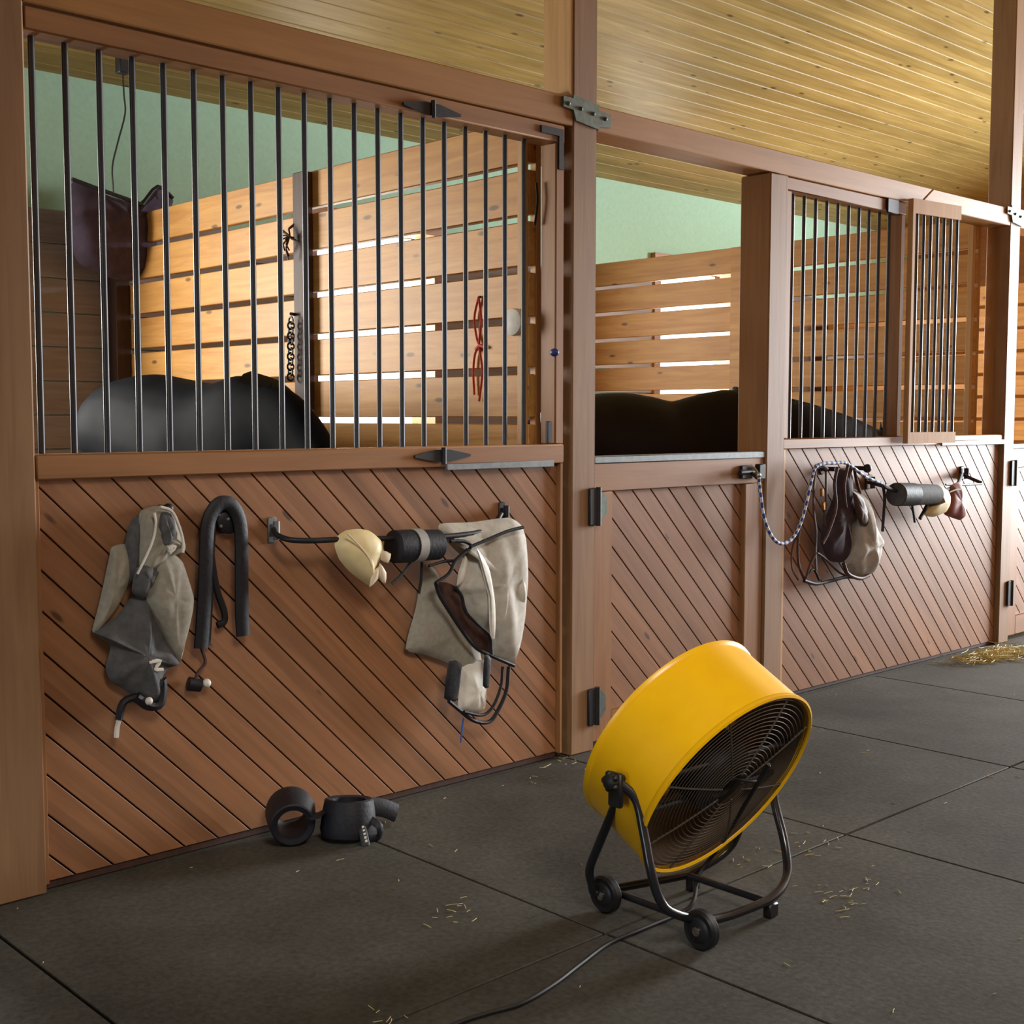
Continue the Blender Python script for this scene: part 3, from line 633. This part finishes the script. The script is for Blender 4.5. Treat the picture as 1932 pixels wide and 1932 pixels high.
t = thing('girth_strap', zA(1090, 1100), 'black padded strap folded over a round hook, right of the grey fly mask', 'strap')
MB().tube(A([(925, 1200), (940, 1000), (955, 700), (965, 420), (985, 290), (1035, 205), (1090, 180), (1145, 205), (1190, 290), (1208, 420), (1210, 700), (1212, 950), (1222, 1110)], -.05), .024, 10, 5, flat=.012, flatdir=(0, 1, 0)).build('outer_band', M['blackweb'], t)
MB().tube(A([(990, 420), (1005, 600), (1040, 800), (1085, 930), (1090, 1010), (1040, 1040)], -.035), .012, 8, 4, flat=.008, flatdir=(0, 1, 0)).tube(A([(1000, 330), (985, 600), (975, 900), (960, 1180)], -.032), .017, 8, 4, flat=.009, flatdir=(0, 1, 0)).build('inner_band', M['blackweb'], t)
MB().lathe([(0, .042), (.035, .042), (.042, .03)], zA(1085, 300, 0), (0, -1, 0), 28).build('hook_disc', M['iron'], t)
for q in ((1050, 265), (1115, 295), (1065, 345)): MB().sphere(zA(*q, -.042), .006).build('screw', M['zinc'], t)
MB().tube(A([(930, 1200), (955, 1300), (905, 1370), (880, 1440)], -.035), .006, 6, 4).build('buckle_strap', M['leather'], t)
bk = MB().lathe([(-.022, .016), (-.02, .022), (.02, .02), (.024, .012)], zA(880, 1455, -.03), (1, -.25, -.25), 18).build('buckle', M['iron'], t)
MB().sphere(zA(965, 1445, -.045), .014).build('buckle_tip', M['mesh_l'], t)
# swing-out blanket bar
yr = -.13
t = thing('blanket_bar', zB(900, 340, -.06), 'black blanket bar fixed across the near stall front', 'bar')
MB().tube([zB(160, 270, -.03), zB(185, 310, -.06), zB(270, 340, -.11), zB(420, 345, yr), zB(640, 335, yr), zB(1250, 320, yr), zB(1560, 270, -.10), zB(1640, 170, -.03)], .0095, 10, 5).build('rod', M['iron'], t)
for q in ((145, 275), (1640, 165)):
    p = zB(*q, 0); m = MB(); m.box(p.x-.016, p.x+.016, -.008, -.0005, p.z-.042, p.z+.042, .003).cyl((p.x, -.03, p.z-.03), (p.x, -.03, p.z+.03), .011).box(p.x-.012, p.x+.012, -.03, -.006, p.z-.02, p.z+.02, .003)
    m.build('wall_bracket', M['zinc'] if q[0] < 200 else M['iron'], t)
t = thing('bell_boot', zB(720, 600, yr), 'large cream bell boot hung on the blanket bar of the near stall front', 'boot')
MB().pillow(B([(556, 380), (570, 320), (625, 280), (705, 268), (780, 280), (840, 325), (862, 400), (850, 455), (815, 500), (790, 560), (785, 640), (735, 610), (650, 545), (585, 465)], yr), .055, .0015, 2, seed=1, back=.7).build('shell', M['cream'], t)
MB().tube(B([(640, 300), (710, 370), (775, 450), (800, 510)], yr-.055), .003, 6, 4).build('shell_seam', M['creamtab'], t)
fl = MB()
for poly in ([(862, 408), (924, 430), (905, 492), (856, 470)], [(850, 490), (892, 550), (888, 625), (862, 610), (838, 560)], [(800, 560), (842, 515), (838, 595), (782, 650)]):
    fl.pillow(B(poly, yr-.04), .008, 0, seed=2, sub=2, back=.8)
fl.build('closing_tab', M['creamtab'], t)
def wrap(name, px0, px1, conv, y, r, label, mats, band=None, ends=0):
    a, b_ = conv(*px0, y), conv(*px1, y); t = thing(name, a.lerp(b_, .5)-Vector((0, 0, r)), label, 'leg wrap'); L = (b_-a).length
    MB().lathe([(0, .02), (0, r*.8), (.008, r), (L*.3, r*1.02), (L*.65, r*.97), (L-.008, r*.95), (L, r*.8), (L, .02)], a, b_-a, 28).build('roll', M[mats[0]], t)
    if band: MB().lathe([(L*band[0], r*1.0), (L*band[0], r*1.05), (L*band[1], r*1.05), (L*band[1], r*1.0)], a, b_-a, 28, cap=False, close=True).build('band', M[mats[1]], t)
    return t
t = wrap('leg_wrap', (930, 385), (1235, 370), zB, yr, .056, 'rolled black leg wrap with a grey band beside the large cream bell boot', ['blackweb', 'greyband'], (.40, .58))
MB().tube(B([(1050, 490), (1000, 560), (930, 625)], yr), .006, 6, 3, flat=.003, flatdir=(0, 1, 0)).build('tie', M['blackweb'], t)
MB().tube(B([(1125, 480), (1120, 600), (1105, 690)], yr+.03), .006, 6, 3, flat=.003, flatdir=(0, 1, 0)).build('tie', M['blackweb'], t)
t = thing('fly_mask', zB(1450, 1500), 'large grey fly mask with black trim hung at the right end of the blanket bar', 'fly mask')
MB().pillow(B([(1135, 500), (1215, 540), (1290, 740), (1400, 900), (1500, 1060), (1525, 1250), (1380, 1240), (1290, 1140), (1150, 1090), (1018, 1050), (1085, 780)], -.03), .035, .004, 3, seed=3).build('back_flap', M['mesh_g'], t)
MB().pillow(B([(1240, 235), (1450, 225), (1690, 195), (1780, 255), (1795, 400), (1806, 620), (1782, 880), (1725, 1150), (1590, 1085), (1565, 960), (1440, 840), (1385, 710), (1340, 650), (1365, 540), (1440, 390), (1300, 350), (1245, 300)], -.09), .07, .007, 3, seed=8, center=zB(1600, 620, -.09)).build('face', M['mesh_f'], t)
MB().pillow(B([(1480, 390), (1560, 520), (1600, 760), (1600, 980), (1570, 960), (1580, 760), (1540, 560)], -.155), .012, 0, seed=1).pillow(B([(1640, 330), (1760, 280), (1795, 500), (1790, 760), (1740, 700), (1730, 520)], -.13), .02, .003, 3, seed=4).pillow(B([(1400, 440), (1420, 470), (1385, 620), (1350, 640), (1360, 560)], -.125), .016, 0, seed=5).build('highlight_patch', M['mesh_l'], t)  # pale patches painting the highlights on the mesh
MB().pillow(B([(1385, 1170), (1530, 1120), (1535, 1300), (1520, 1450), (1450, 1475), (1360, 1440), (1370, 1300)], -.06), .04, .003, 3, seed=6).build('nose', M['mesh_l'], t)
MB().tube(B([(1440, 385), (1560, 335), (1680, 285), (1783, 258)], -.165), .0065, 8, 4).tube(B([(1310, 350), (1400, 350), (1445, 385), (1380, 440), (1340, 480), (1300, 560), (1215, 620)], -.15), .0065, 8, 4).tube(B([(1215, 620), (1240, 700), (1300, 800), (1400, 950), (1480, 1045), (1580, 1095), (1725, 1158)], -.11), .0075, 8, 4).tube(B([(1345, 650), (1385, 710), (1410, 810), (1500, 900), (1565, 965), (1580, 1085)], -.13), .006, 8, 4).tube(B([(1170, 510), (1270, 480), (1350, 470), (1420, 400)], -.14), .0055, 8, 4).build('black_trim', M['blackweb'], t)
MB().pillow(B([(1225, 620), (1340, 640), (1400, 810), (1560, 970), (1570, 1080), (1480, 1040), (1330, 850)], -.065), .02, .003, 3, seed=7).build('inner_lining', M['leather'], t)
MB().tube(B([(1690, 1165), (1675, 1320), (1620, 1450), (1560, 1525), (1460, 1515), (1360, 1440), (1300, 1390)], -.09), .0075, 8, 5).tube(B([(1650, 1165), (1640, 1290), (1590, 1420), (1520, 1480), (1400, 1460)], -.10), .006, 8, 5).build('nose_strap', M['blackweb'], t)
MB().pillow(B([(1300, 1130), (1386, 1150), (1350, 1390), (1268, 1370)], -.09), .008, 0, sub=2, back=.8).pillow(B([(1532, 1090), (1575, 1110), (1560, 1300), (1520, 1290)], -.12), .006, 0, sub=2, back=.8).build('closing_tab', M['blackweb'], t)
MB().tube(B([(1395, 1500), (1385, 1580), (1378, 1660)], -.085), .0035, 6, 3).build('cord', M['ropeblue'], t)

# ------------------------------------------------------------------ boots on the floor
def boot(ctr, ax, r, h, label, mat='rubber'):
    t = thing('sport_boot', (ctr.x, ctr.y, 0), label, 'boot'); ax = Vector(ax).normalized()
    MB().lathe([(-h/2, r*.98), (-h*.3, r*1.04), (h*.2, r*.97), (h/2, r*.9), (h/2+.004, r*.84), (h/2, r*.62), (-h*.3, r*.66), (-h/2, r*.62), (-h/2-.008, r*.8)], ctr, ax, 32, cap=False, close=True).build('cuff', M['blackweb'], t)
    return t
q = fp(560, 1592)
t = boot(Vector((q.x, q.y+.03, .082)), (-.45, -.80, -.10),   .078, .13, 'black sport boot lying on its side on the floor, open end showing')
MB().tube([fp(590, 1545, .10), fp(625, 1525, .09), fp(640, 1545, .06)], .014, 8, 3, flat=.004, flatdir=(0, 0, 1)).build('strap', M['blackweb'], t)
q = fp(680, 1590)
t = boot(Vector((q.x+.005, q.y+.07, .066)), (.12, .1, 1), .088, .115, 'black sport boot standing on the floor with a white-lettered strap')
b1 = fp(735, 1560, .0)
MB().tube([Vector((q.x+.06, q.y+.03, .10)), Vector((q.x+.11, q.y+.02, .085)), Vector((q.x+.155, q.y+.01, .06))], .03, 8, 3, flat=.007, flatdir=(0, -1, .3)).build('strap', M['blackweb'], t)
s1 = MB().tube([Vector((q.x-.0, q.y-.0, .075)), Vector((q.x-.01, q.y-.03, .04)), Vector((q.x-.015, q.y-.05, .006))], .014, 8, 3, flat=.004, flatdir=(-.3, -1, .3)).build('lettered_strap', M['blackweb'], t)
lb = MB()
for k in range(5):
    u = .15+k*.155; p = Vector((q.x-.003-.014*u, q.y-.012-.045*u, .066-.058*u)); lb.box(p.x-.004, p.x+.004, p.y-.004, p.y-.001, p.z-.0036, p.z+.0036)
lb.build('lettering', M['paper'], s1)
MB().tube([Vector((q.x+.035, q.y-.005, .07)), Vector((q.x+.05, q.y-.035, .05)), Vector((q.x+.05, q.y-.03, .016)), Vector((q.x+.02, q.y-.015, .012))], .013, 8, 4, flat=.004, flatdir=(0, -1, 0)).build('loop_strap', M['blackweb'], t)

# ------------------------------------------------------------------ tack on the second stall front
def striped(pts, r, k, name, parent):
    P = resample(pts, k); n = 10
    return MB().tube(P, r, n, mi=lambda j, i: ((j+i*2//n*2) // 2) % 2).build(name, [M['ropewhite'], M['ropeblue']], parent)
t = thing('lead_rope', zC(330, 720), 'blue and white lead rope looping from the door bolt to the tack hooks', 'rope')
striped(C3([(178, 270), (190, 380), (215, 550), (265, 670), (325, 720), (395, 690), (450, 600), (490, 470), (525, 310), (550, 225), (600, 192), (680, 188), (745, 186), (800, 215), (880, 275), (970, 315), (1010, 335)], -.10), .0085, 10, 'strands', t)
MB().tube(C3([(1010, 335), (1060, 360), (1090, 375)], -.10), .011, 8, 3).tube(C3([(1000, 330), (1012, 420), (1005, 540), (998, 640)], -.08), .008, 8, 4).build('dark_end', M['blackweb'], t)
p = zC(178, 268, -.10); MB().tube([p, p+Vector((0, .02, .03)), p+Vector((0, .045, .035))], .006, 6, 2).sphere(p, .013).build('snap', M['chrome'], t)
t = thing('bridle', zC(560, 960), 'brown leather bridle hanging below the lead rope', 'bridle')
MB().tube(C3([(560, 215), (545, 350), (545, 520), (560, 640), (555, 780), (560, 900)], -.06), .010, 8, 4, flat=.004, flatdir=(0, 1, 0)).tube(C3([(625, 230), (625, 420), (615, 560), (640, 680)], -.065), .010, 8, 4, flat=.004, flatdir=(0, 1, 0)).tube(C3([(560, 215), (590, 205), (625, 230)], -.07), .014, 8, 4).build('crown_strap', M['leather'], t)
MB().tube(C3([(530, 300), (500, 420), (455, 600), (438, 720), (445, 860), (482, 960)], -.045), .006, 8, 4).tube(C3([(430, 660), (400, 760), (400, 880), (440, 960)], -.035), .004, 6, 4).tube(C3([(560, 780), (520, 860), (488, 960)], -.06), .006, 8, 4).tube(C3([(565, 780), (620, 820), (700, 900), (760, 935)], -.06), .006, 8, 4).build('rein', M['leather'], t)
MB().tube(C3([(480, 965), (560, 985), (660, 965), (760, 940), (870, 945), (895, 930)], -.06), .009, 8, 4).tube(C3([(490, 950), (540, 890), (580, 960)], -.055), .006, 8, 4).build('noseband', M['blackweb'], t)
for q in ((565, 380), (655, 520), (575, 470)): MB().box(zC(*q).x-.008, zC(*q).x+.008, -.085, -.07, zC(*q).z-.02, zC(*q).z+.02, .003).build('buckle', M['brass'], t)
p = zC(595, 225, 0); MB().cyl(p, p+Vector((0, -.08, 0)), .011).lathe([(0, .03), (.01, .028)], p, (0, -1, 0), 16).build('hook', M['iron'], t)
t = thing('halter', zC(690, 850), 'dark maroon padded halter between the bridle and the grey bag', 'halter')
MB().pillow(C3([(705, 235), (780, 225), (800, 350), (790, 550), (765, 700), (748, 840), (640, 830), (590, 720), (600, 600), (670, 420)], -.055), .05, .006, 5, seed=11).build('padding', M['maroon'], t)
MB().tube(C3([(700, 215), (680, 330), (690, 480), (640, 640), (600, 720)], -.11), .008, 8, 4).tube(C3([(770, 200), (745, 330), (755, 480)], -.11), .008, 8, 4).build('strap', M['leather'], t)
t = thing('feed_bag', zC(850, 940), 'pale grey cloth bag bulging on a dark hook, right of the maroon halter', 'bag')
MB().pillow(C3([(790, 360), (850, 380), (900, 480), (915, 570), (955, 680), (960, 760), (938, 860), (900, 930), (810, 945), (745, 860), (770, 700), (790, 540)], -.06), .085, .007, 4, seed=12, center=zC(850, 740, -.06)).build('sack', M['greybag'], t)
MB().pillow(C3([(800, 375), (860, 410), (900, 520), (895, 605), (850, 595), (820, 510)], -.12), .02, .002, 3, seed=13).build('dark_pocket', M['leather'], t)
MB().tube(C3([(790, 210), (770, 300), (795, 400)], -.08), .012, 8, 4).tube(C3([(810, 215), (825, 300), (850, 390)], -.08), .008, 8, 4).build('shoulder_strap', M['leather'], t)
MB().tube(C3([(740, 850), (770, 920), (850, 950), (905, 930)], -.10), .010, 8, 4).build('hem', M['leather'], t)
p = zC(800, 220, 0); MB().cyl(p, p+Vector((0, -.085, 0)), .011).sphere(p+Vector((0, -.085, 0)), .022).build('hook', M['iron'], t)
yb = -.12
t = thing('blanket_bar', zC(1200, 330, -.06), 'black blanket bar on the front right of the hanging bridle and bag', 'bar')
MB().tube([zC(905, 315, -.02), zC(930, 320, -.07), zC(1000, 340, yb), zC(1100, 375, yb), zC(1300, 385, yb), zC(1420, 365, yb), zC(1490, 330, -.09), zC(1520, 260, -.03)], .010, 8, 4).tube([zC(1530, 262, -.02), zC(1560, 280, -.06), zC(1650, 318, -.12)], .010, 8, 3).build('rod', M['iron'], t)
MB().tube([zC(1415, 330, -.10), zC(1540, 332, -.11), zC(1652, 325, -.12)], .006, 8, 3).build('light_rod', M['zinc'], t)
for q in ((900, 315), (1520, 255)):
    p = zC(*q, 0); MB().box(p.x-.03, p.x+.03, -.012, -.0005, p.z-.035, p.z+.04, .003).cyl((p.x, -.03, p.z-.03), (p.x, -.03, p.z+.03), .014).build('wall_bracket', M['leather'] if q[0] < 1000 else M['iron'], t)
t = wrap('leg_wrap', (1085, 395), (1345, 395), zC, yb, .058, 'grey leg wrap with a black end on the far blanket bar', ['mesh_d', 'blackweb'], (.02, .42))
MB().tube(C3([(1195, 470), (1205, 530), (1212, 580)], yb), .007, 6, 3).build('tie', M['blackweb'], t)
MB().tube(C3([(1290, 470), (1270, 510), (1245, 555)], yb), .010, 6, 3).build('tie', M['blackweb'], t)
t = thing('bell_boot', zC(1380, 530, yb), 'small cream bell boot between the grey wrap and the red boot', 'boot')
MB().pillow(C3([(1335, 345), (1375, 335), (1415, 360), (1432, 410), (1425, 470), (1395, 520), (1330, 545), (1270, 530), (1290, 480), (1360, 450)], yb), .045, .001, 2, seed=1, back=.8).build('shell', M['cream'], t)
t = thing('bell_boot', zC(1480, 560, yb), 'brick red bell boot at the right end of the far blanket bar', 'boot')
MB().pillow(C3([(1432, 385), (1450, 335), (1490, 315), (1520, 340), (1538, 530), (1512, 565), (1460, 550), (1400, 520)], yb), .04, .002, 3, seed=2, back=.8).build('shell', M['redboot'], t)
MB().tube(C3([(1440, 380), (1480, 365), (1520, 360)], yb-.04), .004, 6, 3).build('rim', M['greybag'], t)

# ------------------------------------------------------------------ straw on the floor
def straws(n, place, l0, l1, label, name, rad=.0016):
    m = MB()
    for i in range(n):
        p = place(i); a = rnd.uniform(0, math.pi); l = rnd.uniform(l0, l1); d = Vector((math.cos(a), math.sin(a), 0))*l/2; z = Vector((0, 0, p[2]+.002))
        q = Vector((p[0], p[1], 0)); m.tube([q-d+z, q+z+Vector((rnd.uniform(-1, 1), rnd.uniform(-1, 1), .2))*l*.08, q+d+z+Vector((0, 0, rnd.uniform(0, .3)*p[2]))], rad, 4)
    o = m.build(name, M['straw']); tag(o, label, 'straw', kind='stuff'); return o
hp = fp(1868, 1238)
straws(420, lambda i: (hp.x+rnd.gauss(0, .17), min(-.10, hp.y-.03+rnd.gauss(0, .06)), abs(rnd.gauss(0, .016))), .05, .14, 'loose pile of pale hay at the foot of the far post', 'hay_pile')
def scat(i):
    if i < 60: c = fp(*rnd.choice([(1590, 1690), (1600, 1685), (1390, 1620), (1520, 1600)])); return (c.x+rnd.gauss(0, .07), c.y+rnd.gauss(0, .05), .001)
    if i < 95: c = fp(*rnd.choice([(975, 1478), (1060, 1440), (860, 1715), (880, 1735), (715, 1925)])); return (c.x+rnd.gauss(0, .05), min(-.03, c.y+rnd.gauss(0, .03)), .001)
    return (rnd.uniform(-.5, 6.5), rnd.uniform(-2.6, -.05), 0)
straws(210, scat, .006, .035, 'stray bits of straw scattered over the concrete aisle', 'scattered_straw', .001)

# ------------------------------------------------------------------ groups of repeats
GR = {'wooden_post': 'wooden posts along the stalls', 'header_beam': 'header beams over the stall fronts', 'stall_partition': 'slatted partitions between stalls', 'stall_front': 'stall fronts with bars',
      'half_door': 'half doors of the stalls', 'horse': 'horses in the stalls', 'fly_mask': 'grey fly masks on the near stall', 'bell_boot': 'bell boots on the blanket bars', 'leg_wrap': 'leg wraps on the blanket bars',
      'blanket_bar': 'blanket bars on the stall fronts', 'sport_boot': 'pair of sport boots on the floor'}
for o in COL.objects:
    b = o.name.split('.')[0]
    if o.parent is None and 'label' in o.keys() and b in GR: o['group'] = GR[b]
